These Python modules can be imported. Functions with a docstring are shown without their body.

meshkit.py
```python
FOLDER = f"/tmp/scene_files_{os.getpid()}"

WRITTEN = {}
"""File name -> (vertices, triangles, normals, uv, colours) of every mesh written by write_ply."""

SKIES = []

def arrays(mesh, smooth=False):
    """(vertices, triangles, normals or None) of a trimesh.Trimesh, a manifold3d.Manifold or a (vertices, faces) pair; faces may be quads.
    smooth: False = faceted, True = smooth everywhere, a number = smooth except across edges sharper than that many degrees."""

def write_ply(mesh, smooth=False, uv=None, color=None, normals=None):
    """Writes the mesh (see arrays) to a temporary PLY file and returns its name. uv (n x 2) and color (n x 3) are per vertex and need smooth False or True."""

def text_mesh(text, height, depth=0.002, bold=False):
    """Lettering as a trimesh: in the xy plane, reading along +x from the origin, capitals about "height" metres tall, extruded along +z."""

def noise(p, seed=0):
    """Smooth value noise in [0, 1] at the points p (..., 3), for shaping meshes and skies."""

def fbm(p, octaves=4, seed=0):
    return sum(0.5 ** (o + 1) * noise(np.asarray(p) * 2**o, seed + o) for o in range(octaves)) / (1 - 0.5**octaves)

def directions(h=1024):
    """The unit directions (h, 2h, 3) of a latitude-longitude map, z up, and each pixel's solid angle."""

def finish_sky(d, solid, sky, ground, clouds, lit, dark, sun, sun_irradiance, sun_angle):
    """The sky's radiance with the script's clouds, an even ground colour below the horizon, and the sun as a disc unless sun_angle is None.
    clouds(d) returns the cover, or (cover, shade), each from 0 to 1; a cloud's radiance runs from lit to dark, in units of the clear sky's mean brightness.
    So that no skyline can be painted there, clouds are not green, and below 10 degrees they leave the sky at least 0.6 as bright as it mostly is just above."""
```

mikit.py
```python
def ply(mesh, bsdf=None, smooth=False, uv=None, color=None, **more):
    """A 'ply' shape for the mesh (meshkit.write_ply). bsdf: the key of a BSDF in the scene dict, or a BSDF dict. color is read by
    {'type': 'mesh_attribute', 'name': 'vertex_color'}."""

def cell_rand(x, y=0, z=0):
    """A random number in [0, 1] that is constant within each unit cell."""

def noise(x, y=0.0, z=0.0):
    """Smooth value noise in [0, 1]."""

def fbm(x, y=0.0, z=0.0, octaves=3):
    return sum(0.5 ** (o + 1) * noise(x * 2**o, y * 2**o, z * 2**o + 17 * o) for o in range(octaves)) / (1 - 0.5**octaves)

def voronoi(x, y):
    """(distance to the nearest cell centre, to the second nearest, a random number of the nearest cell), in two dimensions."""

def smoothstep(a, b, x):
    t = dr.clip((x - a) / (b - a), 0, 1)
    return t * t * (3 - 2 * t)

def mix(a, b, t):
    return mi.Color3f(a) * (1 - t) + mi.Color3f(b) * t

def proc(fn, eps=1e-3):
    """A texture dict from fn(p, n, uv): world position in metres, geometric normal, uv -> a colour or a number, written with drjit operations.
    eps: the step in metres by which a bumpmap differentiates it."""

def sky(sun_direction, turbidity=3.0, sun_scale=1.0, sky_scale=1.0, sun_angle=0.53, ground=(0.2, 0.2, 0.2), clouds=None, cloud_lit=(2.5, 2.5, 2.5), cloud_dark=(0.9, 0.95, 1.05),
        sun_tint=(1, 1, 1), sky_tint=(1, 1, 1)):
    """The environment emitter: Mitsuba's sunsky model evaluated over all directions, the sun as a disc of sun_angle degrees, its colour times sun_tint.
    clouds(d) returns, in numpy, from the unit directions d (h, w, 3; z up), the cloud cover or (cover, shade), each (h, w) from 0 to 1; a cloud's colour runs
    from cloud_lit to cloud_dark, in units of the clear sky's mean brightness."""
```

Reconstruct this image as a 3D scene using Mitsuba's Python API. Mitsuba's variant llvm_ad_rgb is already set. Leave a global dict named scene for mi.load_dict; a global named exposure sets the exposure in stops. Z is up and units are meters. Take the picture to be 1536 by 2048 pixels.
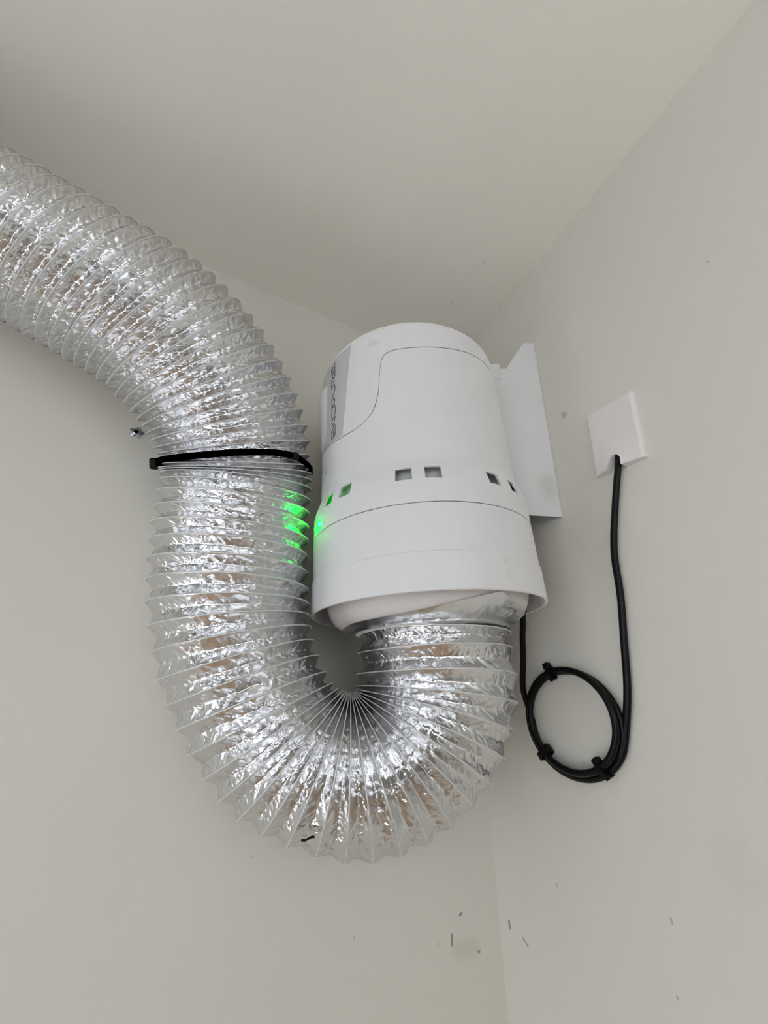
import math
import random
import numpy as np
import trimesh
import manifold3d as m3
import mitsuba as mi
import drjit as dr
import mikit
import meshkit
from scipy.ndimage import gaussian_filter1d
from scipy.interpolate import CubicSpline, LinearNDInterpolator, PchipInterpolator

random.seed(7)
rng = np.random.default_rng(7)
T = mi.ScalarTransform4f
scene, labels = {}, {}

# ------------------------------------------------------------------ camera, light, exposure
YAW, PITCH, ROLL, FOCAL = 0.45509, 0.47127, 0.00922, 800.0          # radians; focal length in pixels of a 1536 wide frame
EYE = np.array([0.0, 0.0, 1.5])
_f = np.array([math.sin(YAW) * math.cos(PITCH), math.cos(YAW) * math.cos(PITCH), math.sin(PITCH)])
_r = np.array([math.cos(YAW), -math.sin(YAW), 0.0])
_u = np.cross(_r, _f)
_up = -math.sin(ROLL) * _r + math.cos(ROLL) * _u
scene['camera'] = {'type': 'perspective', 'fov': math.degrees(2 * math.atan(768 / FOCAL)), 'fov_axis': 'x', 'near_clip': 0.02, 'far_clip': 50.0,
                   'to_world': T().look_at(origin=EYE.tolist(), target=(EYE + _f).tolist(), up=_up.tolist())}
exposure = -0.03
WINDOW_DOOR, WINDOW_LEFT, WINDOW_BACK = (2.7, 1.7), 3.0, 1.8      # radiance of the daylit panes (door: lower, upper)
LED_POWER = 16.0

# ------------------------------------------------------------------ materials
WALL_Y, WALL_X, CEIL = 0.67215, 0.53406, 2.39476


def seg_mask(p, a, b, rad, soft, wob=0.0):
    """1 within rad of the segment a-b (world metres), fading over soft."""
    a, b = np.asarray(a, float), np.asarray(b, float)
    ab = b - a
    L = float(ab @ ab) + 1e-12
    t = dr.clip(((p.x - a[0]) * ab[0] + (p.y - a[1]) * ab[1] + (p.z - a[2]) * ab[2]) / L, 0, 1)
    d = dr.sqrt(dr.square(p.x - a[0] - t * ab[0]) + dr.square(p.y - a[1] - t * ab[1]) + dr.square(p.z - a[2] - t * ab[2]))
    if wob:
        d = d + wob * (mikit.noise(p.x * 300, p.y * 300, p.z * 300) - 0.5)
    return 1 - mikit.smoothstep(rad, rad + soft, d)


# scuffs and specks on the paint: (start, end, radius, softness, strength, colour)
MARKS = [
    ((WALL_X, 0.3612, 1.9860), (WALL_X, 0.3602, 1.9805), 0.0020, 0.005, 0.55, (0.26, 0.22, 0.19)),
    ((WALL_X, 0.6492, 1.2250), (WALL_X, 0.6482, 1.2185), 0.0012, 0.002, 0.8, (0.10, 0.09, 0.07)),
    ((WALL_X, 0.6800, 1.1885), (WALL_X, 0.6780, 1.1865), 0.0010, 0.0015, 0.7, (0.12, 0.10, 0.08)),
    ((WALL_X, 0.6215, 1.2155), (WALL_X, 0.6130, 1.2100), 0.0007, 0.0012, 0.7, (0.12, 0.10, 0.08)),
    ((WALL_X, 0.5406, 1.2960), (WALL_X, 0.5406, 1.2940), 0.0006, 0.001, 0.5, (0.15, 0.13, 0.1)),
    ((WALL_X, 0.3827, 1.3090), (WALL_X, 0.3827, 1.3050), 0.0006, 0.001, 0.5, (0.15, 0.13, 0.1)),
    ((WALL_X, 0.3962, 1.2450), (WALL_X, 0.3962, 1.2440), 0.0008, 0.001, 0.5, (0.15, 0.13, 0.1)),
    ((WALL_X, 0.1023, 2.0520), (WALL_X, 0.1023, 2.0510), 0.0008, 0.0012, 0.5, (0.15, 0.13, 0.1)),
    ((WALL_X, 0.3010, 1.3760), (WALL_X, 0.2980, 1.3660), 0.0160, 0.014, 0.10, (0.38, 0.37, 0.34)),
    ((0.4615, WALL_Y, 1.2355), (0.4640, WALL_Y, 1.2365), 0.0009, 0.0015, 0.8, (0.08, 0.07, 0.06)),
    ((0.4455, WALL_Y, 1.2165), (0.4450, WALL_Y, 1.2055), 0.0008, 0.0012, 0.85, (0.08, 0.07, 0.06)),
    ((0.4910, WALL_Y, 1.1915), (0.4925, WALL_Y, 1.1910), 0.0010, 0.002, 0.7, (0.12, 0.10, 0.08)),
    ((0.4560, WALL_Y, 1.1990), (0.4830, WALL_Y, 1.1960), 0.0030, 0.016, 0.20, (0.25, 0.22, 0.19)),
    ((0.4210, WALL_Y, 1.2110), (0.4210, WALL_Y, 1.2080), 0.0005, 0.001, 0.5, (0.15, 0.13, 0.1)),
    ((0.2903, WALL_Y, 1.2370), (0.2903, WALL_Y, 1.2350), 0.0006, 0.001, 0.4, (0.15, 0.13, 0.1)),
    ((0.1421, WALL_Y, 1.3365), (0.1421, WALL_Y, 1.3355), 0.0007, 0.001, 0.4, (0.15, 0.13, 0.1)),
    ((0.4250, 0.4960, CEIL), (0.4240, 0.5040, CEIL), 0.0006, 0.0014, 0.5, (0.2, 0.17, 0.14)),
    ((0.4296, 0.3884, CEIL), (0.4310, 0.3850, CEIL), 0.0008, 0.003, 0.3, (0.22, 0.2, 0.16)),
]


def paint(base, marks):
    def fn(p, n, uv):
        v = mikit.fbm(p.x * 5 + 3, p.y * 5, p.z * 5, 3)
        c = mi.Color3f(base) * (0.975 + 0.05 * v)
        for a, b, rad, soft, k, col in marks:
            c = mikit.mix(c, col, 0.85 * k * seg_mask(p, a, b, rad, soft, rad * 0.6))
        return c
    return fn


def orange_peel(p, n, uv):
    return mikit.fbm(p.x * 260, p.y * 260, p.z * 260, 2)


def painted(base, marks, rough=0.7):
    return {'type': 'bumpmap', 'arbitrary': mikit.proc(orange_peel, 4e-4), 'scale': 0.00018,
            'bsdf': {'type': 'principled', 'base_color': mikit.proc(paint(base, marks)), 'roughness': rough, 'specular': 0.35}}


PAINT = (0.578, 0.561, 0.508)
scene['mat_wall_side'] = painted(PAINT, [m for m in MARKS if m[0][0] == WALL_X])
scene['mat_wall_duct'] = painted(PAINT, [m for m in MARKS if m[0][1] == WALL_Y])
scene['mat_ceiling'] = painted((0.71, 0.69, 0.632), [m for m in MARKS if m[0][2] == CEIL], 0.85)
scene['mat_room'] = {'type': 'principled', 'base_color': {'type': 'rgb', 'value': (0.22, 0.215, 0.20)}, 'roughness': 0.8}


def wood(p, n, uv):
    board = dr.floor(p.y / 0.13)
    k = mikit.cell_rand(board, 3)
    g = mikit.fbm(p.x * 3 + 40 * k, p.y * 60, 0, 3)
    seam = mikit.smoothstep(0.0, 0.03, dr.abs(p.y / 0.13 - board - 0.5) * -1 + 0.5)
    return mikit.mix((0.34, 0.215, 0.125), (0.60, 0.40, 0.245), dr.clip(0.6 * g + 0.45 * k, 0, 1)) * (0.35 + 0.65 * seam)


scene['mat_floor'] = {'type': 'principled', 'base_color': mikit.proc(wood), 'roughness': 0.38}


def dusty(p, n, uv):
    """white moulded plastic, a little dusty on top and smudged by hands"""
    s = mikit.fbm(p.x * 22, p.y * 22, p.z * 22, 3)
    t = mikit.fbm(p.x * 90 + 9, p.y * 90, p.z * 90, 2)
    c = mi.Color3f((0.595, 0.588, 0.595)) * (0.965 + 0.05 * s)
    k = mikit.smoothstep(0.62, 0.8, s) * mikit.smoothstep(0.45, 0.75, t)
    return mikit.mix(c, (0.44, 0.41, 0.36), 0.45 * k)


scene['mat_plastic'] = {'type': 'principled', 'base_color': mikit.proc(dusty), 'roughness': 0.42, 'specular': 0.5}


def smudged(p, n, uv):
    s = mikit.fbm(p.x * 18, p.y * 18, p.z * 18, 3)
    c = mi.Color3f((0.585, 0.585, 0.59)) * (0.97 + 0.05 * s)
    a = seg_mask(p, (0.5165, 0.4090, 1.868), (0.5200, 0.4105, 1.838), 0.003, 0.022, 0.01)
    return mikit.mix(c, (0.42, 0.39, 0.33), a * (0.15 + 0.45 * mikit.smoothstep(0.4, 0.7, s)))


scene['mat_bracket'] = {'type': 'twosided', 'bsdf': {'type': 'principled', 'base_color': mikit.proc(smudged), 'roughness': 0.5, 'specular': 0.4}}
scene['mat_panel'] = {'type': 'principled', 'base_color': {'type': 'rgb', 'value': (0.41, 0.415, 0.415)}, 'roughness': 0.4}
scene['mat_ink'] = {'type': 'principled', 'base_color': {'type': 'rgb', 'value': (0.075, 0.075, 0.07)}, 'roughness': 0.6}
scene['mat_inner'] = {'type': 'principled', 'base_color': {'type': 'rgb', 'value': (0.53, 0.53, 0.53)}, 'roughness': 0.6}
scene['mat_dark'] = {'type': 'principled', 'base_color': {'type': 'rgb', 'value': (0.10, 0.10, 0.10)}, 'roughness': 0.7}
scene['mat_funnel'] = {'type': 'principled', 'base_color': {'type': 'rgb', 'value': (0.60, 0.565, 0.55)}, 'roughness': 0.4}
scene['mat_black'] = {'type': 'principled', 'base_color': {'type': 'rgb', 'value': (0.004, 0.004, 0.0045)}, 'roughness': 0.3, 'specular': 0.16}
scene['mat_tie'] = {'type': 'principled', 'base_color': {'type': 'rgb', 'value': (0.004, 0.004, 0.004)}, 'roughness': 0.45, 'specular': 0.12}
scene['mat_plate'] = {'type': 'principled', 'base_color': {'type': 'rgb', 'value': (0.64, 0.61, 0.60)}, 'roughness': 0.35, 'specular': 0.5}
scene['mat_steel'] = {'type': 'principled', 'base_color': {'type': 'rgb', 'value': (0.50, 0.52, 0.55)}, 'roughness': 0.25, 'metallic': 1.0}


def foil_rough(p, n, uv):
    return 0.16 + 0.16 * mikit.fbm(p.x * 70, p.y * 70, p.z * 70, 2)


scene['mat_foil'] = {'type': 'twosided', 'bsdf': {'type': 'principled', 'base_color': {'type': 'rgb', 'value': (0.72, 0.72, 0.73)}, 'metallic': 1.0, 'roughness': mikit.proc(foil_rough)}}
scene['mat_wire'] = {'type': 'principled', 'base_color': {'type': 'rgb', 'value': (0.60, 0.61, 0.61)}, 'metallic': 0.4, 'roughness': 0.4}


# ------------------------------------------------------------------ mesh helpers
def put(key, mesh, mat, label=None, category=None, group=None, kind=None, smooth=30, **more):
    scene[key] = mikit.ply(mesh, mat, smooth=smooth, **more)
    if label or category or kind:
        tag(key, label, category, group, kind)
    return key


def tag(key, label=None, category=None, group=None, kind=None):
    labels[key] = {k: v for k, v in (('label', label), ('category', category), ('group', group), ('kind', kind)) if v}


def box(lo, hi):
    lo, hi = np.asarray(lo, float), np.asarray(hi, float)
    m = trimesh.creation.box(hi - lo)
    m.apply_translation((lo + hi) / 2)
    return m


def join(ms):
    return trimesh.util.concatenate([m if isinstance(m, trimesh.Trimesh) else to_tri(m) for m in ms])


def to_man(m):
    return m3.Manifold(m3.Mesh(np.asarray(m.vertices, np.float32), np.asarray(m.faces, np.uint32)))


def to_tri(man):
    m = man.to_mesh()
    return trimesh.Trimesh(m.vert_properties[:, :3], m.tri_verts, process=False)


def grid_faces(nr, nc, wrap=False):
    i, j = np.meshgrid(np.arange(nr - 1), np.arange(nc if wrap else nc - 1), indexing='ij')
    a = i * nc + j
    b = i * nc + (j + 1) % nc
    q = np.stack([a, b, b + nc, a + nc], -1).reshape(-1, 4)
    return np.vstack([q[:, [0, 1, 2]], q[:, [0, 2, 3]]])


def tube(path, radius, sides=12, caps=True):
    p = np.asarray(path, float)
    t = np.gradient(p, axis=0)
    t /= np.linalg.norm(t, axis=1, keepdims=True)
    a = np.zeros_like(p)
    ref = np.array([0, 0, 1.0]) if abs(t[0, 2]) < 0.9 else np.array([1.0, 0, 0])
    prev = np.cross(t[0], ref)
    for k in range(len(p)):
        prev = prev - t[k] * (prev @ t[k])
        prev /= np.linalg.norm(prev)
        a[k] = prev
    b = np.cross(t, a)
    ang = np.arange(sides) * 2 * np.pi / sides
    r = np.broadcast_to(radius, (len(p),))[:, None, None]
    v = p[:, None] + r * (np.cos(ang)[None, :, None] * a[:, None] + np.sin(ang)[None, :, None] * b[:, None])
    f = grid_faces(len(p), sides, True)
    v = v.reshape(-1, 3)
    if caps:
        n = len(v)
        v = np.vstack([v, p[0], p[-1]])
        k = np.arange(sides)
        f = np.vstack([f, np.stack([np.full(sides, n), (k + 1) % sides, k], 1), np.stack([np.full(sides, n + 1), n - sides + k, n - sides + (k + 1) % sides], 1)])
    m = trimesh.Trimesh(v, f, process=False)
    if m.volume < 0:
        m.invert()
    return m


def rounded(size, r, seg=6):
    """rounded box centred at the origin"""
    s = np.asarray(size, float) / 2 - r
    ball = m3.Manifold.sphere(r, seg * 4)
    return to_tri(m3.Manifold.batch_hull([ball.translate((x, y, z)) for x in (-s[0], s[0]) for y in (-s[1], s[1]) for z in (-s[2], s[2])]))


def spline(pts, n):
    p = np.asarray(pts, float)
    s = np.concatenate([[0], np.cumsum(np.linalg.norm(np.diff(p, axis=0), axis=1))])
    return CubicSpline(s, p)(np.linspace(0, s[-1], n))


# ------------------------------------------------------------------ the room
XL, YB = -1.0, -1.3          # left wall and back wall
put('wall_side', box((WALL_X, YB, 0), (WALL_X + 0.1, WALL_Y, CEIL)), 'mat_wall_side', 'off-white painted wall on the right carrying the white unit and the black cable', kind='structure', smooth=False)
put('wall_duct', box((XL, WALL_Y, 0), (WALL_X + 0.1, WALL_Y + 0.1, CEIL)), 'mat_wall_duct', 'off-white painted wall on the left behind the foil duct', kind='structure', smooth=False)
put('ceiling', box((XL, YB, CEIL), (WALL_X + 0.1, WALL_Y + 0.1, CEIL + 0.1)), 'mat_ceiling', 'plain off-white ceiling above the corner', kind='structure', smooth=False)
put('floor', box((XL - 0.1, YB - 0.1, -0.1), (WALL_X + 0.1, WALL_Y + 0.1, 0)), 'mat_floor', 'brown wooden board floor', kind='structure', smooth=False)


def holed_wall(axis, at, lo, hi, wins, thick=0.12):
    """wall panel in the plane axis = at, with window openings (a0, a1, z0, z1)"""
    def slab(p0, p1, q0, q1):
        return box((p0, at - thick, q0), (p1, at, q1)) if axis == 1 else box((at - thick, p0, q0), (at, p1, q1))
    man = to_man(slab(lo, hi, 0, CEIL))
    for a0, a1, z0, z1 in wins:
        c = box((a0, at - 1, z0), (a1, at + 1, z1)) if axis == 1 else box((at - 1, a0, z0), (at + 1, a1, z1))
        man = man - to_man(c)
    return to_tri(man)


def window(num, axis, at, win, splits, powers, tint, what):
    """frame with glazing bars at the heights in splits; one daylit pane between each two bars"""
    a0, a1, z0, z1 = win
    name = f'window_{num}'
    w = 0.035
    bars = [(a0, a0 + w, z0, z1), (a1 - w, a1, z0, z1), (a0 + w, a1 - w, z0, z0 + w), (a0 + w, a1 - w, z1 - w, z1)]
    bars += [(a0 + w, a1 - w, z - w / 2, z + w / 2) for z in splits]
    fr = [box((p0, at - 0.08, q0), (p1, at - 0.01, q1)) if axis == 1 else box((at - 0.08, p0, q0), (at - 0.01, p1, q1)) for p0, p1, q0, q1 in bars]
    put(name + '__frame', join(fr), 'mat_frame', smooth=False)
    d = at - 0.03
    edges = [z0 + w] + [e for z in splits for e in (z - w / 2, z + w / 2)] + [z1 - w]
    p0, p1 = a0 + w, a1 - w
    for k, power in enumerate(powers):
        q0, q1 = edges[2 * k], edges[2 * k + 1]
        if axis == 1:
            v, f = np.array([(p0, d, q0), (p1, d, q0), (p1, d, q1), (p0, d, q1)]), np.array([(0, 2, 1), (0, 3, 2)])
        else:
            v, f = np.array([(d, p0, q0), (d, p1, q0), (d, p1, q1), (d, p0, q1)]), np.array([(0, 1, 2), (0, 2, 3)])
        key = name + '__pane' + (f'_{k:03d}' if k else '')
        scene[key] = mikit.ply((v, f), 'mat_frame', emitter={'type': 'area', 'radiance': {'type': 'rgb', 'value': [power * c for c in tint]}})
    tag(name, what, kind='structure')


scene['mat_frame'] = {'type': 'principled', 'base_color': {'type': 'rgb', 'value': (0.5, 0.5, 0.49)}, 'roughness': 0.5}
WD = (0.10, 0.62, 0.04, 2.02)
WL = (-1.26, -0.20, 0.45, 1.95)
WB = (-0.62, 0.50, 1.28, 2.34)
put('wall_back', holed_wall(1, YB, XL - 0.1, WALL_X + 0.1, [WB]), 'mat_room', 'wall behind the camera with a high window', kind='structure', smooth=False)
put('wall_left', holed_wall(0, XL, YB, WALL_Y + 0.1, [WD, WL]), 'mat_room', 'far left wall with a glazed door and a window', kind='structure', smooth=False)
DAY = (0.95, 1.0, 1.065)
window(1, 0, XL, WD, (0.92, 1.48), (WINDOW_DOOR[0], WINDOW_DOOR[1], WINDOW_DOOR[1]), DAY, 'bright daylit glazed door in the left wall')
window(2, 0, XL, WL, (), (WINDOW_LEFT,), DAY, 'bright daylit window in the left wall')
window(3, 1, YB, WB, (), (WINDOW_BACK,), DAY, 'bright daylit high window behind the camera')

# ------------------------------------------------------------------ the ventilation unit
N_ = np.array([-0.07872, -0.0319, 0.99639])
U1 = np.array([0.99689, 0.0, 0.07876])
U2 = np.cross(N_, U1)
O_ = np.array([0.3071, 0.4954, 1.7331])
LOCAL = np.eye(4)
LOCAL[:3, 0], LOCAL[:3, 1], LOCAL[:3, 2], LOCAL[:3, 3] = U1, U2, N_, O_


def loc(mesh):
    m = mesh.copy()
    m.apply_transform(LOCAL)
    return m


def cyl_pt(theta_deg, h, r):
    t = np.radians(theta_deg)
    return np.stack([r * np.cos(t), r * np.sin(t), np.broadcast_to(h, np.shape(t))], -1)


def revolve(profile, n=256):
    """closed (r, h) polygon around the local axis"""
    cs = m3.CrossSection([np.asarray(profile, float)], m3.FillRule.NonZero)
    return cs.revolve(n)


tag('ventilation_unit', 'white cylindrical ventilation unit with square vent holes hung on the right wall', 'ventilation unit')
UNIT = 'ventilation_unit__'
RB, RS, RL = 0.1542, 0.1649, 0.1664
H_TOP, FIL = 0.321, 0.024
H_SEAM, H_LIP, H_BOT = 0.0037, -0.0568, -0.1018


def body_r(h):
    s = np.clip((0.076 - h) / 0.042, 0, 1)
    return RB + (RS - RB) * s * s * (3 - 2 * s)


hs = np.linspace(H_SEAM + 0.0008, 0.076, 16)
outer = [(body_r(h), h) for h in hs] + [(RB, 0.16), (RB, H_TOP - FIL)]
outer += [(RB - FIL + FIL * math.cos(a), H_TOP - FIL + FIL * math.sin(a)) for a in np.linspace(0.12, math.pi / 2, 12)]
outer += [(0.06, H_TOP + 0.002), (0.0, H_TOP + 0.0025)]
TH = 0.003
inner = [(0.0, H_TOP - 0.002), (0.06, H_TOP - 0.002)]
inner += [(RB - FIL + (FIL - TH) * math.cos(a), H_TOP - FIL + (FIL - TH) * math.sin(a)) for a in np.linspace(math.pi / 2, 0, 8)]
inner += [(RB - TH, 0.16)] + [(body_r(h) - TH, h) for h in hs[::-1]]
shell = revolve(outer + inner, 360)

# the parting line: low at the badge, an S-curve, high round the front
SW = np.array([(-190, 0.1490), (-184.8, 0.1470), (-175.6, 0.1440), (-163, 0.1385), (-155.0, 0.1380), (-149.5, 0.1415), (-146.0, 0.1460), (-141.6, 0.1576), (-139.0, 0.1760), (-137.6, 0.1950), (-137.0, 0.2110),
               (-136.2, 0.2330), (-134.9, 0.2450), (-132.4, 0.2523), (-128.1, 0.2555), (-115.4, 0.2560), (-100.6, 0.2590), (-82.7, 0.2660), (-60, 0.2720), (-30, 0.2740), (40, 0.2700), (80, 0.24), (105, 0.18), (130, 0.1510)])
sw = PchipInterpolator(np.concatenate([SW[:, 0], [170.0]]), np.concatenate([SW[:, 1], [0.1490]]))


def above(offset, n=720):
    """solid region above the parting line (raised by offset)"""
    t = np.linspace(-190, 170, n, endpoint=False)
    dh = np.gradient(sw(t), np.radians(t[1] - t[0])) / RB
    h = sw(t) + offset * np.minimum(np.sqrt(1 + dh * dh), 3.0)
    ring = []
    for r, hh in ((0.05, h), (0.22, h), (0.22, np.full(n, 0.5)), (0.05, np.full(n, 0.5))):
        ring.append(cyl_pt(t, hh, r))
    v = np.stack(ring, 1).reshape(-1, 3)
    f = []
    for a in range(4):
        b = (a + 1) % 4
        i = np.arange(n)
        j = (i + 1) % n
        f.append(np.stack([i * 4 + a, j * 4 + a, j * 4 + b], 1))
        f.append(np.stack([i * 4 + a, j * 4 + b, i * 4 + b], 1))
    m = trimesh.Trimesh(v, np.vstack(f), process=False)
    if m.volume < 0:
        m.invert()
    return to_man(m) + m3.Manifold.cylinder(0.25, 0.055, 0.055, 96).translate((0, 0, 0.28))


GAP = 0.00075
cap = shell ^ above(GAP)
body = shell - above(-GAP)


def wedge(t0, t1, h0, h1, r0=0.135, r1=0.18, skew=0.0, n=6):
    """solid block in cylindrical coordinates, its top shifted by skew degrees"""
    t = np.linspace(t0, t1, n)
    pts = [cyl_pt(t + (skew if h == h1 else 0), h, r) for h in (h0, h1) for r in (r0, r1)]
    return m3.Manifold.hull_points(np.vstack(pts).astype(np.float32))


HOLES = [-170.3, -157.4, -127.7, -114.7, -84.6, -69.2, -41, -27, 2, 16, 45, 59, 88, 102, 131, 146]
for t in HOLES:
    body = body - wedge(t - 3.65, t + 3.65, 0.0355, 0.0535)
body = body - wedge(176.2, 178.6, 0.1000, 0.1075)
LED_T0, LED_T1, LED_H0, LED_H1 = 172.0, 184.2, 0.0065, 0.0270
body = body - wedge(LED_T0, LED_T1, LED_H0, LED_H1, 0.13, 0.2, -1.5)
put(UNIT + 'body', loc(to_tri(body)), 'mat_plastic', smooth=25)
put(UNIT + 'cap', loc(to_tri(cap)), 'mat_plastic', smooth=25)
# liner seen through the holes and behind the parting line
lin = [(0.140, H_SEAM), (0.1455, H_SEAM), (0.1455, 0.09), (0.1495, 0.10), (0.1495, 0.29), (0.140, 0.29)]
put(UNIT + 'inner_liner', loc(to_tri(revolve(lin, 180))), 'mat_inner', 'grey inner housing seen through the square holes')
# lower ring, lip and skirt
h = H_SEAM - 0.0008
low = [(RS, h), (RS - 0.0012, H_SEAM + 0.0002), (0.1605, H_SEAM + 0.0002), (0.1605, H_LIP - 0.004), (0.1625, H_LIP - 0.006), (0.1625, H_BOT + 0.0008), (0.1633, H_BOT), (0.1656, H_BOT), (RL, H_BOT + 0.0008), (RL, H_LIP - 0.001), (RL - 0.0008, H_LIP), (RS + 0.0002, H_LIP + 0.0003), (RS, H_LIP + 0.001)]
put(UNIT + 'skirt', loc(to_tri(revolve(low[::-1], 360))), 'mat_plastic', 'white lower ring with a stepped lip', smooth=25)
# intake funnel under the unit
fo = [(0.0960, -0.128), (0.1010, -0.128), (0.1040, -0.1265), (0.1095, -0.1245), (0.1160, -0.1225), (0.1240, -0.1190), (0.1320, -0.1130), (0.1385, -0.1050), (0.1425, -0.0960), (0.1448, -0.0860), (0.1450, -0.0500), (0.1590, -0.0500), (0.1590, -0.0440), (0.0960, -0.0440)]
put(UNIT + 'intake_funnel', loc(to_tri(revolve(fo, 300))), 'mat_funnel', 'white rounded intake funnel under the skirt', smooth=40)


def patch(t0, t1, h0, h1, r0, r1, nt=24, nh=16, top=None):
    """curved slab on the cylinder between r0 and r1; r1 may be a function of h"""
    t, hh = np.meshgrid(np.linspace(t0, t1, nt), np.linspace(0, 1, nh))
    lo = h0(t) if callable(h0) else np.full_like(t, h0)
    hi = h1(t) if callable(h1) else np.full_like(t, h1)
    hv = lo + (hi - lo) * hh
    ro = r1(t, hv) if callable(r1) else np.full_like(t, r1)
    a = np.stack([r0 * np.cos(np.radians(t)), r0 * np.sin(np.radians(t)), hv], -1)
    b = np.stack([ro * np.cos(np.radians(t)), ro * np.sin(np.radians(t)), hv], -1)
    v = np.vstack([a.reshape(-1, 3), b.reshape(-1, 3)])
    n = nt * nh
    g = grid_faces(nh, nt)
    f = [g[:, ::-1], g + n]
    edge = np.concatenate([np.arange(nt), np.arange(1, nh) * nt + nt - 1, np.arange(nt - 2, -1, -1) + (nh - 1) * nt, np.arange(nh - 2, 0, -1) * nt])
    e2 = np.roll(edge, -1)
    f += [np.stack([edge, e2, e2 + n], 1), np.stack([edge, e2 + n, edge + n], 1)]
    m = trimesh.Trimesh(v, np.vstack(f), process=False)
    return m


# grey badge strip: its right edge leans with the height
def badge():
    t, k = np.meshgrid(np.linspace(0, 1, 30), np.linspace(0, 1, 24))
    lo, hi = 0.1425, 0.2985
    hv = lo + (hi - lo) * k
    right = 197.6 + (205.4 - 197.6) * k
    left = 164.0
    tt = left + (right - left) * t
    hv = np.where(hv < sw(tt - 360) + 0.002, sw(tt - 360) + 0.002, hv)
    a = cyl_pt(tt, hv, RB - 0.0005)
    b = cyl_pt(tt, hv, RB + 0.0007)
    v = np.vstack([a.reshape(-1, 3), b.reshape(-1, 3)])
    n = t.size
    g = grid_faces(24, 30)
    nt, nh = 30, 24
    edge = np.concatenate([np.arange(nt), np.arange(1, nh) * nt + nt - 1, np.arange(nt - 2, -1, -1) + (nh - 1) * nt, np.arange(nh - 2, 0, -1) * nt])
    e2 = np.roll(edge, -1)
    f = [g[:, ::-1], g + n, np.stack([edge, e2, e2 + n], 1), np.stack([edge, e2 + n, edge + n], 1)]
    return trimesh.Trimesh(v, np.vstack(f), process=False)


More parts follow.
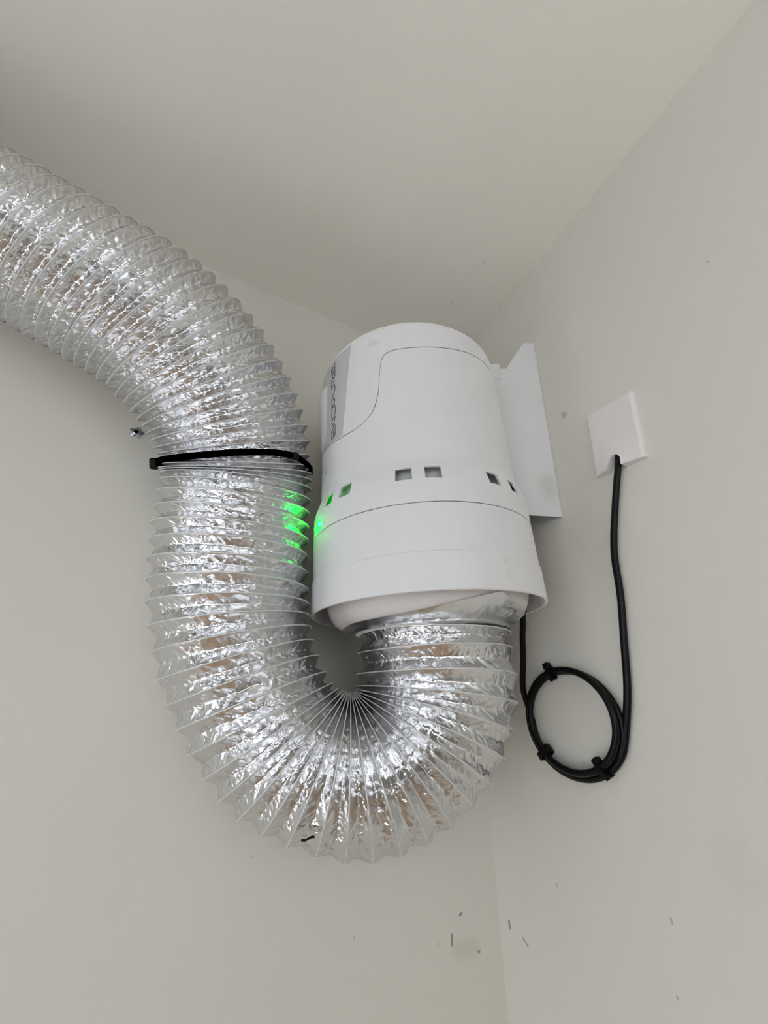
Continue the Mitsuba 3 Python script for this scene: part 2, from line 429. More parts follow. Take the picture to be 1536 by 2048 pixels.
put(UNIT + 'badge', loc(badge()), 'mat_panel', 'grey upright badge strip with dark lettering', smooth=30)
STROKES = [[(190.83, 0.2898), (190.84, 0.2723), (187.4, 0.2711)], [(188.36, 0.287), (188.76, 0.2702)], [(186.31, 0.2861), (187.27, 0.2709)], [(190.96, 0.2689), (190.85, 0.2639), (189.37, 0.2601), (189.15, 0.2535)],
           [(187.4, 0.2711), (188.41, 0.2629), (190.06, 0.2615)], [(186.79, 0.2623), (186.75, 0.252), (187.1, 0.2434), (188.92, 0.2492)], [(189.85, 0.2493), (190.97, 0.2416), (190.75, 0.2343), (189.42, 0.2304), (187.52, 0.229), (187.05, 0.2227)],
           [(188.85, 0.225), (189.44, 0.2182)], [(190.76, 0.2176), (190.11, 0.2166)], [(187.47, 0.2216), (187.29, 0.2099), (187.53, 0.1992)], [(190.88, 0.2152), (189.48, 0.2134)], [(188.27, 0.2061), (189.97, 0.203)],
           [(189.96, 0.2101), (191.34, 0.2014), (191.23, 0.1926), (189.99, 0.1878), (188.33, 0.1822), (187.05, 0.1871), (187.41, 0.1978), (187.64, 0.2041), (188.51, 0.2096), (189.96, 0.2101)], [(191.12, 0.1844), (190.46, 0.179), (189.54, 0.1733)],
           [(187.46, 0.1787), (188.84, 0.1711)], [(191.35, 0.17), (188.85, 0.1673), (187.5, 0.1654)], [(191.02, 0.1653), (191.03, 0.1516), (187.43, 0.1473)], [(188.85, 0.1628), (189.23, 0.1518)], [(187.26, 0.162), (187.17, 0.1503)]]


def lettering():
    out = []
    for st in STROKES:
        st = np.array(st)
        p = np.stack([np.radians(st[:, 0]) * RB, st[:, 1]], 1)
        import shapely
        g = shapely.LineString(p).buffer(0.00085, quad_segs=3)
        g = shapely.segmentize(g, 0.002)
        m = trimesh.creation.extrude_polygon(g, 0.0004, engine='earcut')
        v = np.array(m.vertices)
        r = RB + 0.00065 + v[:, 2]
        m.vertices = np.stack([r * np.cos(v[:, 0] / RB), r * np.sin(v[:, 0] / RB), v[:, 1]], 1)
        out.append(m)
    return join(out)


scene[UNIT + 'badge__lettering'] = mikit.ply(loc(lettering()), 'mat_ink', smooth=False)
# moulded rib on the far left flank
put(UNIT + 'side_rib', loc(patch(140, 181, 0.150, 0.268, RB - 0.001, lambda t, hv: RB + 0.0060 * np.clip((hv - 0.150) / 0.10, 0, 1) * np.clip((181 - t) / 5, 0, 1) * np.clip((0.2695 - hv) / 0.006, 0.0, 1), 40, 30)), 'mat_plastic', smooth=30)


# indicator light
def led_patch():
    m = patch(LED_T0 + 0.4, LED_T1 - 0.4, LED_H0 + 0.0008, LED_H1 - 0.0008, 0.1595, lambda t, hv: body_r(hv) - 0.0012, 14, 10)
    return m


scene[UNIT + 'indicator_light'] = mikit.ply(loc(led_patch()), 'mat_dark', smooth=False, emitter={'type': 'area', 'radiance': {'type': 'rgb', 'value': [0.0, LED_POWER, 0.010 * LED_POWER]}})
tag(UNIT + 'indicator_light', 'glowing green indicator window')
core = trimesh.creation.icosphere(2, 0.0034)
core.apply_translation(cyl_pt(180.6, 0.0175, 0.1632))
scene[UNIT + 'indicator_light__bulb'] = mikit.ply(loc(core), 'mat_dark', smooth=True, emitter={'type': 'area', 'radiance': {'type': 'rgb', 'value': [0.01 * LED_POWER, 1.0 * LED_POWER, 0.5 * LED_POWER]}})
tag(UNIT + 'indicator_light__bulb', 'cyan white core of the light')
chip = rounded((0.004, 0.012, 0.010), 0.001, 3)
a = math.radians(184)
Rz = trimesh.transformations.rotation_matrix(a, (0, 0, 1))
chip.apply_transform(Rz)
chip.apply_translation(cyl_pt(184, 0.034, 0.1495))
scene[UNIT + 'signal_chip'] = mikit.ply(loc(chip), 'mat_dark', smooth=30, emitter={'type': 'area', 'radiance': {'type': 'rgb', 'value': [0.0, 0.6, 0.02]}})

# wall bracket: back plate and two folded cheeks, lug at the top
BR = UNIT + 'bracket'
E0, E1 = np.array([0.5331, 0.3866, 2.1934]), np.array([0.5331, 0.4073, 1.7997])
DIR = np.array([-0.93510, 0.35438, 0.0])


def cheek(mirror):
    h = E0[2] - E1[2]
    pts2 = [(0.0, 0.0), (0.0, h), (0.0195, h - 0.0008), (0.0245, h - 0.004), (0.0675, h - 0.0765), (0.115, h - 0.0775), (0.115, 0.0)]   # (along DIR, up)
    out = []
    for th in (0, 1):
        for s, z in pts2:
            base = E1 + (E0 - E1) * (z / h)
            p = base + DIR * s
            nrm = np.array([0.354, 0.934, 0.049])
            p = p + nrm * 0.0016 * th
            out.append(p)
    v = np.array(out)
    if mirror:
        ym = 0.4954 + (v[:, 2] - 1.7331) * -0.0319
        v[:, 1] = 2 * ym - v[:, 1]
    n = len(pts2)
    import shapely
    tri = trimesh.creation.triangulate_polygon(shapely.Polygon(pts2), engine='earcut')
    idx = {tuple(np.round(p, 6)): k for k, p in enumerate(pts2)}
    mp = np.array([idx[tuple(np.round(p, 6))] for p in tri[0]])
    ft = mp[tri[1]]
    k = np.arange(n)
    side = np.vstack([np.stack([k, (k + 1) % n, (k + 1) % n + n], 1), np.stack([k, (k + 1) % n + n, k + n], 1)])
    m = trimesh.Trimesh(v, np.vstack([ft, ft[:, ::-1] + n, side]), process=False)
    m.fix_normals()
    return m


put(BR + '__cheek', cheek(False), 'mat_bracket', smooth=False)
put(BR + '__cheek_001', cheek(True), 'mat_bracket', smooth=False)
bp = []
for th in (0, 1):
    for (e, z) in ((E1, 0), (E0, 1)):
        ym = 0.4954 + (e[2] - 1.7331) * -0.0319
        for y in (e[1], 2 * ym - e[1]):
            bp.append((e[0] - 0.0016 + 0.0018 * th, y, e[2]))
bp = trimesh.convex.convex_hull(np.array(bp))
put(BR + '__back_plate', bp, 'mat_bracket', smooth=False)
tag(BR, 'white folded sheet metal wall bracket')
lug = to_tri(m3.Manifold.batch_hull([m3.Manifold.sphere(0.0078, 32).translate(p) for p in ((0, 0, 0), (0, 0, -0.03), (-0.025, 0.016, -0.002), (-0.025, 0.016, -0.03))]))
lug.apply_translation((0.4560, 0.4255, 2.1235))
put(UNIT + 'lug', lug, 'mat_plastic', smooth=40)

# ------------------------------------------------------------------ the foil duct
RINGS = np.array([
[0.3225,0.5000,1.6202,-0.0937,0.0605,-0.0002,-0.0576,-0.0892,-0.0063],
[0.3248,0.5021,1.6036,-0.0910,0.0596,-0.0038,-0.0581,-0.0890,-0.0059],
[0.3272,0.5052,1.5805,-0.0901,0.0599,-0.0094,-0.0585,-0.0888,-0.0046],
[0.3309,0.5090,1.5525,-0.0916,0.0602,-0.0059,-0.0582,-0.0890,-0.0032],
[0.3328,0.5134,1.5291,-0.0922,0.0594,0.0059,-0.0577,-0.0894,-0.0019],
[0.3306,0.5195,1.5108,-0.0895,0.0565,0.0208,-0.0568,-0.0900,0.0000],
[0.3267,0.5275,1.4945,-0.0847,0.0529,0.0358,-0.0558,-0.0906,0.0018],
[0.3203,0.5356,1.4793,-0.0777,0.0484,0.0502,-0.0545,-0.0913,0.0037],
[0.3102,0.5420,1.4660,-0.0682,0.0430,0.0627,-0.0528,-0.0922,0.0058],
[0.2965,0.5469,1.4553,-0.0565,0.0366,0.0727,-0.0506,-0.0933,0.0076],
[0.2815,0.5515,1.4465,-0.0436,0.0301,0.0812,-0.0482,-0.0944,0.0092],
[0.2650,0.5556,1.4404,-0.0296,0.0234,0.0871,-0.0456,-0.0956,0.0103],
[0.2475,0.5587,1.4374,-0.0149,0.0167,0.0899,-0.0429,-0.0968,0.0108],
[0.2300,0.5606,1.4374,-0.0006,0.0102,0.0896,-0.0402,-0.0979,0.0109],
[0.2115,0.5616,1.4405,0.0142,0.0038,0.0863,-0.0373,-0.0991,0.0105],
[0.1926,0.5624,1.4454,0.0290,-0.0020,0.0813,-0.0343,-0.1002,0.0097],
[0.1758,0.5631,1.4513,0.0418,-0.0065,0.0757,-0.0316,-0.1012,0.0088],
[0.1602,0.5635,1.4594,0.0534,-0.0103,0.0683,-0.0290,-0.1021,0.0074],
[0.1453,0.5637,1.4692,0.0629,-0.0129,0.0601,-0.0265,-0.1029,0.0056],
[0.1313,0.5637,1.4811,0.0700,-0.0146,0.0514,-0.0244,-0.1035,0.0039],
[0.1167,0.5637,1.4962,0.0755,-0.0153,0.0432,-0.0224,-0.1040,0.0023],
[0.1021,0.5637,1.5158,0.0786,-0.0153,0.0382,-0.0205,-0.1044,0.0002],
[0.0879,0.5637,1.5380,0.0811,-0.0151,0.0361,-0.0185,-0.1047,-0.0022],
[0.0762,0.5637,1.5599,0.0850,-0.0149,0.0324,-0.0169,-0.1050,-0.0041],
[0.0672,0.5637,1.5831,0.0896,-0.0144,0.0254,-0.0153,-0.1051,-0.0056],
[0.0602,0.5637,1.6049,0.0942,-0.0134,0.0181,-0.0137,-0.1053,-0.0069],
[0.0539,0.5637,1.6269,0.0978,-0.0121,0.0123,-0.0120,-0.1054,-0.0082],
[0.0487,0.5635,1.6514,0.0996,-0.0110,0.0087,-0.0106,-0.1053,-0.0108],
[0.0445,0.5630,1.6769,0.1009,-0.0105,0.0079,-0.0097,-0.1049,-0.0146],
[0.0411,0.5624,1.7031,0.1019,-0.0101,0.0074,-0.0090,-0.1043,-0.0187],
[0.0383,0.5620,1.7272,0.1028,-0.0100,0.0073,-0.0084,-0.1036,-0.0225],
[0.0366,0.5618,1.7504,0.1028,-0.0097,0.0068,-0.0079,-0.1027,-0.0268],
[0.0347,0.5618,1.7744,0.1038,-0.0097,0.0067,-0.0074,-0.1012,-0.0320],
[0.0340,0.5618,1.7954,0.1043,-0.0103,0.0075,-0.0071,-0.0996,-0.0368],
[0.0319,0.5618,1.8124,0.1051,-0.0119,0.0107,-0.0068,-0.0977,-0.0415],
[0.0302,0.5618,1.8232,0.1053,-0.0140,0.0144,-0.0064,-0.0958,-0.0459],
[0.0282,0.5618,1.8319,0.1049,-0.0160,0.0182,-0.0058,-0.0940,-0.0495],
[0.0258,0.5618,1.8422,0.1049,-0.0178,0.0213,-0.0050,-0.0923,-0.0526],
[0.0227,0.5606,1.8561,0.1047,-0.0208,0.0261,-0.0046,-0.0913,-0.0544],
[0.0182,0.5578,1.8719,0.1035,-0.0255,0.0332,-0.0041,-0.0901,-0.0565],
[0.0108,0.5542,1.8877,0.1005,-0.0301,0.0402,-0.0034,-0.0891,-0.0581],
[0.0015,0.5506,1.9042,0.0976,-0.0338,0.0457,-0.0029,-0.0884,-0.0592],
[-0.0092,0.5470,1.9209,0.0941,-0.0378,0.0511,-0.0026,-0.0878,-0.0601],
[-0.0211,0.5430,1.9354,0.0905,-0.0417,0.0564,-0.0026,-0.0875,-0.0605],
[-0.0343,0.5390,1.9494,0.0858,-0.0460,0.0617,-0.0026,-0.0870,-0.0612],
[-0.0490,0.5358,1.9642,0.0818,-0.0496,0.0659,-0.0023,-0.0864,-0.0621],
[-0.0650,0.5330,1.9782,0.0778,-0.0530,0.0697,-0.0019,-0.0857,-0.0630],
[-0.0812,0.5303,1.9914,0.0735,-0.0562,0.0728,-0.0016,-0.0850,-0.0640],
[-0.0995,0.5282,2.0045,0.0692,-0.0584,0.0749,-0.0011,-0.0844,-0.0648],
[-0.1177,0.5271,2.0169,0.0656,-0.0605,0.0767,-0.0009,-0.0839,-0.0654],
[-0.1362,0.5266,2.0278,0.0628,-0.0624,0.0785,-0.0008,-0.0836,-0.0658],
[-0.1551,0.5262,2.0364,0.0593,-0.0640,0.0799,-0.0008,-0.0833,-0.0662],
[-0.1739,0.5259,2.0441,0.0556,-0.0654,0.0810,-0.0006,-0.0830,-0.0666],
[-0.1939,0.5258,2.0509,0.0522,-0.0658,0.0812,-0.0001,-0.0827,-0.0669],
[-0.2151,0.5261,2.0578,0.0489,-0.0659,0.0810,0.0004,-0.0824,-0.0673],
[-0.2359,0.5268,2.0644,0.0459,-0.0658,0.0806,0.0010,-0.0821,-0.0676],
[-0.2567,0.5277,2.0718,0.0433,-0.0657,0.0801,0.0018,-0.0817,-0.0681],
[-0.2775,0.5287,2.0795,0.0410,-0.0656,0.0795,0.0030,-0.0812,-0.0686],
[-0.2980,0.5296,2.0868,0.0388,-0.0655,0.0788,0.0046,-0.0806,-0.0693],
[-0.3178,0.5304,2.0932,0.0368,-0.0652,0.0780,0.0061,-0.0801,-0.0698],
[-0.3376,0.5312,2.0999,0.0348,-0.0653,0.0774,0.0077,-0.0794,-0.0704],
[-0.3571,0.5320,2.1066,0.0330,-0.0654,0.0768,0.0091,-0.0787,-0.0710],
[-0.3763,0.5328,2.1133,0.0312,-0.0656,0.0762,0.0105,-0.0780,-0.0715],
[-0.3953,0.5337,2.1199,0.0296,-0.0658,0.0755,0.0119,-0.0774,-0.0721],
[-0.4141,0.5345,2.1264,0.0281,-0.0660,0.0748,0.0132,-0.0767,-0.0725],
[-0.4326,0.5354,2.1329,0.0266,-0.0662,0.0742,0.0144,-0.0760,-0.0730],
[-0.4509,0.5363,2.1394,0.0253,-0.0663,0.0735,0.0156,-0.0754,-0.0734],
[-0.4690,0.5372,2.1458,0.0240,-0.0665,0.0728,0.0168,-0.0747,-0.0738],
[-0.4868,0.5381,2.1521,0.0228,-0.0667,0.0721,0.0179,-0.0741,-0.0742],
[-0.5045,0.5391,2.1584,0.0217,-0.0669,0.0714,0.0190,-0.0734,-0.0746],
[-0.5220,0.5400,2.1647,0.0206,-0.0671,0.0707,0.0201,-0.0728,-0.0749],
[-0.5392,0.5410,2.1709,0.0197,-0.0672,0.0700,0.0211,-0.0722,-0.0753],
[-0.5536,0.5420,2.1763,0.0189,-0.0674,0.0695,0.0220,-0.0717,-0.0755],
])

# beyond the frame the duct runs on, levelling out, up to the left wall
_more = [RINGS[-1]]
for _k in range(24):
    _n = _more[-1].copy()
    _n[0:3] += [-0.0172, 0.0006, 0.0058 * max(0.0, 1 - _k / 16)]
    _more.append(_n)
RINGS = np.vstack([RINGS, _more[1:]])
NR = len(RINGS)
ring_spline = CubicSpline(np.arange(NR), RINGS)


def ring_at(t):
    q = ring_spline(t)
    return q[..., 0:3], q[..., 3:6], q[..., 6:9]


def duct_pt(t, th, extra=0.0):
    """point on the wire surface at turn t and angle th; extra moves it outwards"""
    c, u, w = ring_at(t)
    d = np.cos(th)[..., None] * u + np.sin(th)[..., None] * w
    dn = d / np.linalg.norm(d, axis=-1, keepdims=True)
    return c + d + dn * np.asarray(extra)[..., None], dn


T0, T1 = 0.85, NR - 1.0
VIS = 63.0
TH_A = np.concatenate([np.linspace(-0.5, -0.14, 26, endpoint=False), np.linspace(-0.14, 1.14, 600, endpoint=False), np.linspace(1.14, 1.5, 27)]) * np.pi


def facets(cell, seed, width, length):
    """piecewise flat random heights over an unrolled sheet: crumpled foil"""
    g = np.random.default_rng(seed)
    nx, ny = int(width / cell) + 3, int(length / cell) + 3
    x, y = np.meshgrid(np.arange(nx), np.arange(ny))
    p = np.stack([x + g.uniform(-0.48, 0.48, x.shape), y + g.uniform(-0.48, 0.48, x.shape)], -1).reshape(-1, 2) * cell
    return LinearNDInterpolator(p - cell, g.uniform(-1, 1, len(p)))


FOIL_TURN = 0.038        # flat foil between two turns of the wire
RAD = 0.106
tau = np.concatenate([np.arange(T0, VIS, 1 / 22.0), np.arange(VIS, T1 + 1e-6, 1 / 7.0)])
TT, THH = np.meshgrid(tau, TH_A, indexing='ij')
turn = TT + (THH - np.pi / 2) / (2 * np.pi)
turn = np.clip(turn, T0, T1)
P, Dn = duct_pt(turn, THH)
Pa, _ = duct_pt(np.clip(turn - 0.5, T0, T1), THH)
Pb, _ = duct_pt(np.clip(turn + 0.5, T0, T1), THH)
pitch = np.linalg.norm(Pb - Pa, axis=-1)
slack = np.sqrt(np.maximum(0.0425 ** 2 - pitch ** 2, 0))
fr = TT - np.floor(TT)
fold = 1 - np.abs(2 * fr - 1) ** 1.25                         # two nearly flat flanks meeting in a valley
sag = np.minimum(0.26 * slack, 0.0105) * fold
X, Y = (THH + np.pi / 2) * RAD, TT * FOIL_TURN
W_, L_ = 2 * np.pi * RAD, NR * FOIL_TURN
fine_w = np.clip(np.sin(np.pi * fr) * 2.2, 0.0, 1.0)
big = facets(0.0072, 1, W_, L_)(X, Y)
def streaks(cell, seed, ang, stretch):
    """facets drawn out along one direction, so that their creases run as short lines"""
    c, q = math.cos(ang), math.sin(ang)
    a, b = (X * c + Y * q) / stretch, (Y * c - X * q)
    a, b = a - a.min(), b - b.min()
    return facets(cell, seed, a.max(), b.max())(a, b)


mid = streaks(0.0031, 2, 0.9, 2.2)
gath = streaks(0.0031, 3, 2.1, 2.6)      # gathers running from wire to wire
big, mid, gath = (np.nan_to_num(a) for a in (big, mid, gath))
calm = np.interp(turn, [0, 0.5, 4, 7, 90], [1.0, 1.0, 0.9, 1.0, 1.0])
patchy = meshkit.fbm(np.stack([X / 0.016, Y / 0.016, 0 * X], -1), 2, 5)
patchy = np.clip((patchy - 0.36) / 0.26, 0, 1)
patchy = 0.42 + 0.75 * patchy * patchy * (3 - 2 * patchy)
patchy = np.maximum(patchy, 0.85 * np.clip((turn - 35.0) / 4.0, 0, 1))
flank = np.where(fr > 0.5, 1.0 - 0.35 * np.clip((fr - 0.5) / 0.12, 0, 1) * np.clip((42.0 - turn) / 4.0, 0, 1), 1.0)   # the upper flank is stretched smoother than the lower one
disp = fine_w * (0.00100 * big * calm * (0.45 + 0.6 * patchy) + (0.00070 * mid + 0.00066 * gath) * patchy * flank) - sag
SK = P + Dn * disp[..., None]
faces = grid_faces(len(tau), len(TH_A))
skin = trimesh.Trimesh(SK.reshape(-1, 3), faces, process=False)
tag('flexible_duct', 'wide crinkled silver foil duct bending in a U under the white unit', 'duct')
put('flexible_duct__foil_skin', skin, 'mat_foil', smooth=True)
# the helical wire under the foil
ph = np.arange(-0.75, 0.75 + 1e-9, 1 / 170.0)
k = np.arange(1.0, T1 - 0.6, 1 / 170.0)
th = (k % 1.0) * 2 * np.pi
# a point of the wire at turn k has integer tau: theta = 2 pi (k - tau) + pi/2
wp, wd = duct_pt(k, (2 * np.pi * (k - np.floor(k + 0.5)) + np.pi / 2), 0.0003)
put('flexible_duct__wire', tube(wp, 0.00078, 6), 'mat_wire', 'pale spiral wire ridge', smooth=True)

# foil cuff taped over the intake funnel, cut off at a slant
def cuff():
    n, m = 420, 40
    t = np.linspace(0, 2 * np.pi, n, endpoint=False)
    deg = np.degrees(t)
    hk = np.array([(-20, -0.1135), (45, -0.1160), (110, -0.1200), (173.5, -0.1204), (189.5, -0.1190), (207.5, -0.1188), (223, -0.1177), (236.5, -0.1146), (248.5, -0.1102), (261, -0.1047), (270.5, -0.0996), (276, -0.0966), (283, -0.1037), (293, -0.1091), (310.5, -0.1119), (340, -0.1135), (405, -0.1160)])
    top_h = np.interp(deg, hk[:, 0], hk[:, 1])
    fz = np.array([(-0.1265, 0.1040), (-0.1245, 0.1095), (-0.1225, 0.1160), (-0.1190, 0.1240), (-0.1130, 0.1320), (-0.1050, 0.1385), (-0.0960, 0.1425), (-0.0860, 0.1448)])
    top_r = np.interp(top_h, fz[:, 0], fz[:, 1]) + 0.0012
    top = np.stack([top_r * np.cos(t), top_r * np.sin(t), top_h], -1) @ LOCAL[:3, :3].T + O_
    # the first turn of the duct, matched by direction about the unit's axis
    dense = np.linspace(0, 2 * np.pi, 720, endpoint=False)
    c, u, w = ring_at(np.float64(0.9))
    rp = c + np.cos(dense)[:, None] * u + np.sin(dense)[:, None] * w
    rel = (rp - O_) @ LOCAL[:3, :3]
    ra = np.degrees(np.arctan2(rel[:, 1], rel[:, 0])) % 360
    o = np.argsort(ra)
    low = np.stack([np.interp(deg, ra[o], rp[o, q], period=360) for q in range(3)], -1)
    rows = []
    for q in np.linspace(0, 1, m):
        if q < 0.55:                                    # from the duct up to the funnel's rim
            e = q / 0.55
            rim = np.stack([0.1135 * np.cos(t), 0.1135 * np.sin(t), np.full(n, -0.1268)], -1) @ LOCAL[:3, :3].T + O_
            rows.append(low * (1 - e) + rim * e)
        else:                                           # then up the funnel's flank
            e = (q - 0.55) / 0.45
            hh = -0.1268 + (top_h + 0.1268) * e
            rr = np.interp(hh, fz[:, 0], fz[:, 1]) + 0.0026
            rows.append(np.stack([rr * np.cos(t), rr * np.sin(t), hh], -1) @ LOCAL[:3, :3].T + O_)
    v = np.array(rows)
    v = gaussian_filter1d(v, 1.0, axis=0, mode='nearest')
    fc = facets(0.010, 11, 0.75, 0.08)
    f2 = facets(0.0045, 12, 0.75, 0.08)
    xx, yy = np.meshgrid(t * 0.11, np.linspace(0, 0.05, m))
    wr = np.nan_to_num(0.0016 * fc(xx, yy) + 0.0009 * f2(xx, yy)) * np.sin(np.pi * np.linspace(0.02, 0.98, m))[:, None]
    out = np.stack([np.cos(t), np.sin(t), 0 * t], -1) @ LOCAL[:3, :3].T
    v = v + wr[..., None] * out[None]
    return trimesh.Trimesh(v.reshape(-1, 3), grid_faces(m, n, True), process=False)


put('flexible_duct__end_cuff', cuff(), 'mat_foil', 'smoother foil cuff taped over the funnel', smooth=True)
# black scrap of tape stuck low on the bend
def on_duct(t, th, extra):
    p, d = duct_pt(np.atleast_1d(float(t)), np.atleast_1d(float(th)), np.atleast_1d(extra))
    return p[0]


scrap = spline([on_duct(14.80, 2.44, 0.0012), on_duct(14.68, 2.43, 0.0016), on_duct(14.52, 2.36, 0.0016), on_duct(14.38, 2.34, 0.0012)], 20)
put('flexible_duct__scrap', tube(scrap, 0.0012, 6), 'mat_tie', 'tiny black scrap stuck low on the bend', smooth=True)

# black strap of two cable ties round the duct
tk = PchipInterpolator(np.radians([-90, -40, -5, 12, 30, 50, 70, 90, 115, 140, 160, 180, 200, 270]), [36.6, 36.2, 36.0, 36.15, 36.9, 37.75, 38.05, 38.15, 38.05, 37.85, 37.55, 37.25, 37.0, 36.6])
ths = np.radians(np.linspace(-90, 270, 260))
sp, sd = duct_pt(tk(ths), ths, 0.0012)
sp = gaussian_filter1d(sp, 3.0, axis=0, mode='wrap')
tg = np.gradient(sp, axis=0)
tg /= np.linalg.norm(tg, axis=1, keepdims=True)
sn = sd - tg * np.sum(sd * tg, 1, keepdims=True)
sn /= np.linalg.norm(sn, axis=1, keepdims=True)
sb = np.cross(tg, sn)
hw, ht = 0.0043, 0.0010
rib = np.stack([sp + sb * a + sn * (b + ht) for a, b in ((-hw, -ht), (hw, -ht), (hw, ht), (-hw, ht))], 1)
put('duct_strap__band', trimesh.Trimesh(rib.reshape(-1, 3), grid_faces(len(rib), 4, True), process=False), 'mat_tie', smooth=30)
tag('duct_strap', 'black cable tie strap cinched round the foil duct beside the screw', 'cable tie')


def oriented(mesh, pos, x, y):
    x = x / np.linalg.norm(x)
    y = y - x * (y @ x)
    y /= np.linalg.norm(y)
    m = mesh.copy()
    M = np.eye(4)
    M[:3, 0], M[:3, 1], M[:3, 2], M[:3, 3] = x, y, np.cross(x, y), pos
    m.apply_transform(M)
    return m


for k_, ang in enumerate((182, 47)):
    i = int(np.argmin(abs(np.degrees(ths) - ang)))
    head = rounded((0.016, 0.016, 0.013) if k_ == 0 else (0.010, 0.011, 0.008), 0.003, 3)
    put('duct_strap__head' + (f'_{k_:03d}' if k_ else ''), oriented(head, sp[i] + sn[i] * (0.005 if k_ == 0 else 0.003), tg[i], sb[i]), 'mat_tie', smooth=30)

# ------------------------------------------------------------------ screw on the left wall
def star_washer():
    t = np.linspace(0, 2 * np.pi, 96, endpoint=False)
    r = 0.0088 + 0.0020 * np.clip(np.cos(5 * t) * 2.2, -1, 1)
    import shapely
    g = shapely.Polygon(np.stack([r * np.cos(t), r * np.sin(t)], 1)).difference(shapely.Point(0, 0).buffer(0.0038))
    m = trimesh.creation.extrude_polygon(g, 0.0016, engine='earcut')
    v = np.array(m.vertices)
    rr = np.hypot(v[:, 0], v[:, 1])
    v[:, 2] += 0.0030 * np.clip((0.0105 - rr) / 0.007, 0, 1)
    m.vertices = v
    return m


SC = np.array([-0.1378, WALL_Y, 1.9222])
tag('wall_fixing', 'small metal star washer with a dark hole in the left wall beside the duct strap', 'screw fixing')
scene['wall_fixing__washer'] = mikit.ply(oriented(star_washer(), SC + [0, -0.0002, 0], np.array([1.0, 0, 0.2]), np.array([-0.2, 0, 1.0])), 'mat_steel', smooth=25)
plug = trimesh.creation.cylinder(0.0038, 0.003, sections=24)
scene['wall_fixing__hole'] = mikit.ply(oriented(plug, SC + [0, -0.0018, 0], np.array([1.0, 0, 0]), np.array([0, 0, 1.0])), 'mat_tie', smooth=30)
tag('wall_fixing__hole', 'black socket')

# ------------------------------------------------------------------ cable, coil, ties and outlet plate on the right wall
CR = 0.0046
CC, CA, CB = np.array([0.4585, 1.4965]), 0.0760, 0.0665


def coil_pt(phi, rad, x):
    """phi: 0 = right (towards the camera), pi/2 = top; plane of the right wall"""
    return np.array([x, CC[0] - (CA + rad) * math.cos(phi), CC[1] + (CB + rad) * math.sin(phi)])


path = [(0.455, 0.452, 1.690), (0.4640, 0.4605, 1.6560), (0.4700, 0.4676, 1.6339), (0.4800, 0.4830, 1.6140), (0.4900, 0.4968, 1.5945), (0.5040, 0.5180, 1.5650), (0.5160, 0.5350, 1.5380)]
n_turn = 2.5
for q in np.linspace(0, 1, 61):
    phi = math.pi + q * n_turn * 2 * math.pi
    rad = 0.0068 - 0.0120 * q if q < 0.55 else -0.0050 + 0.0118 * (q - 0.55) / 0.45 + 0.0005
    rad = 0.0034 * math.cos(2 * math.pi * 1.1 * q)
    x = WALL_X - CR - 0.0006 - 0.0115 * (0.5 - 0.5 * math.cos(2 * math.pi * q * 0.9))
    if q > 0.985:
        continue
    path.append(tuple(coil_pt(phi, rad, x)))
path += [(0.5265, 0.3700, 1.5100), (0.5270, 0.3622, 1.5377), (0.5275, 0.3540, 1.5795), (0.5275, 0.3478, 1.6105), (0.5275, 0.3395, 1.6558), (0.5270, 0.3335, 1.7047), (0.5265, 0.3195, 1.7536), (0.5255, 0.2990, 1.8096), (0.5255, 0.2915, 1.8300), (0.5270, 0.2890, 1.8420), (0.5292, 0.2875, 1.8520)]
cable = spline(path, 900)
cable[:, 0] = np.minimum(cable[:, 0], WALL_X - CR - 0.0003)
put('power_cable', tube(cable, CR, 16), 'mat_black', 'black power cable coiled on the right wall between unit and outlet plate', 'cable', smooth=True)


def coil_tie(key, phi, label, tailw, off, hx):
    c = coil_pt(phi, -0.0006, WALL_X - off)
    ex = np.array([-1.0, 0, 0])
    er = coil_pt(phi, 1.0, WALL_X - off) - c
    er /= np.linalg.norm(er)
    et = np.cross(ex, er)
    a = np.linspace(0, 2 * np.pi, 60, endpoint=False)
    hr = 0.0086
    prof = np.stack([np.sign(np.cos(a)) * np.abs(np.cos(a)) ** 0.7 * hx, np.sign(np.sin(a)) * np.abs(np.sin(a)) ** 0.7 * hr], 1)
    ring = []
    for s, k in ((-0.0036, 0.95), (-0.0036, 1.18), (0.0036, 1.18), (0.0036, 0.95)):
        ring.append(c + et * s + prof[:, :1] * k * ex + prof[:, 1:] * k * er)
    v = np.stack(ring, 1)
    m = trimesh.Trimesh(np.minimum(v.reshape(-1, 3), [WALL_X - 0.0001, 9, 9]), np.vstack([grid_faces(60, 4, True), np.vstack([np.array([[59 * 4 + q, 59 * 4 + (q + 1) % 4, (q + 1) % 4], [59 * 4 + q, (q + 1) % 4, q]]) for q in range(4)])]), process=False)
    m.fix_normals()
    put(key + '__band', m, 'mat_tie', smooth=30)
    hd = oriented(rounded((0.0100, 0.0095, 0.0100), 0.0018, 3), c + er * tailw * 0.95 + ex * 0.0035, et, er)
    put(key + '__head', hd, 'mat_tie', smooth=30)
    st = oriented(rounded((0.0060, 0.0060, 0.0030), 0.0008, 2), c - er * tailw * 0.86 + ex * 0.004, et, er)
    put(key + '__tail', st, 'mat_tie', smooth=30)
    tag(key, label, 'cable tie', 'cable ties on the coil')


coil_tie('cable_tie', math.radians(104), 'black cable tie at the top of the cable coil', 0.0108, 0.0134, 0.0064)
coil_tie('cable_tie_001', math.radians(222), 'black cable tie on the lower left of the cable coil nearest the foil duct', -0.0105, 0.0106, 0.0098)
coil_tie('cable_tie_002', math.radians(-58), 'black cable tie on the lower right of the cable coil', -0.0105, 0.0116, 0.0096)


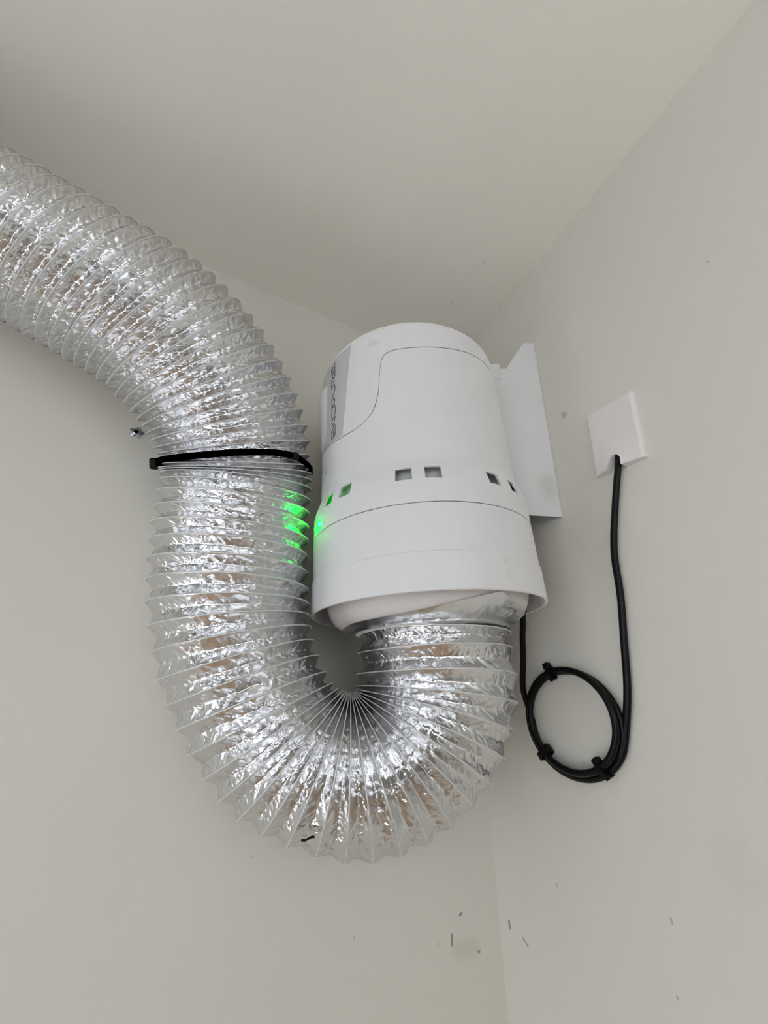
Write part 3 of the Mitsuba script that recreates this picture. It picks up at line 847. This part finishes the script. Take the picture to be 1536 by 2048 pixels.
# outlet plate: thin edges, swollen towards a cable mouth at the bottom
def outlet_plate():
    import shapely
    w, hgt = 0.0780, 0.1140
    ny, nz = 61, 87
    yy, zz = np.meshgrid(np.linspace(-w / 2, w / 2, ny), np.linspace(-hgt / 2, hgt / 2, nz))   # local: y towards +y (left in the photo), z up
    edge = np.minimum(np.minimum(w / 2 - yy, w / 2 + yy), np.minimum(hgt / 2 - zz, 10))
    lift = 0.0055 + 0.0035 * np.clip(edge / 0.004, 0, 1) ** 0.6
    swell = np.exp(-((yy - 0.004) / 0.026) ** 2) * np.clip((0.052 - (zz + hgt / 2)) / 0.06, 0, 1) ** 1.1
    x = lift + 0.0105 * swell
    fr_ = np.stack([-x, yy, zz], -1).reshape(-1, 3)
    bk = np.stack([0 * x, yy, zz], -1).reshape(-1, 3)
    n = ny * nz
    g = grid_faces(nz, ny)
    e = np.concatenate([np.arange(ny), np.arange(1, nz) * ny + ny - 1, np.arange(ny - 2, -1, -1) + (nz - 1) * ny, np.arange(nz - 2, 0, -1) * ny])
    e2 = np.roll(e, -1)
    m = trimesh.Trimesh(np.vstack([fr_, bk]), np.vstack([g, g[:, ::-1] + n, np.stack([e, e + n, e2], 1), np.stack([e2, e + n, e2 + n], 1)]), process=False)
    if m.volume < 0:
        m.invert()
    # the mouth: an arch cut up from the bottom edge
    tri_ = shapely.Polygon([(-0.0085, -0.07), (-0.0075, -0.044), (-0.004, -0.0375), (0.000, -0.0360), (0.005, -0.0372), (0.0085, -0.042), (0.0215, -0.07)])
    cut = trimesh.creation.extrude_polygon(tri_, 0.05, engine='earcut')
    v = np.array(cut.vertices)
    cut.vertices = np.stack([v[:, 2] - 0.04, v[:, 0], v[:, 1]], 1)
    if cut.volume < 0:
        cut.invert()
    return to_tri(to_man(m) - to_man(cut))


pl = outlet_plate()
rot = trimesh.transformations.rotation_matrix(math.radians(5.5), (1, 0, 0))
pl.apply_transform(rot)
pl.apply_translation((WALL_X + 0.0004, 0.2855, 1.8845))
put('outlet_plate', pl, 'mat_plate', 'white plastic cable outlet plate on the right wall with the black cable hanging from it', 'outlet plate', smooth=35)
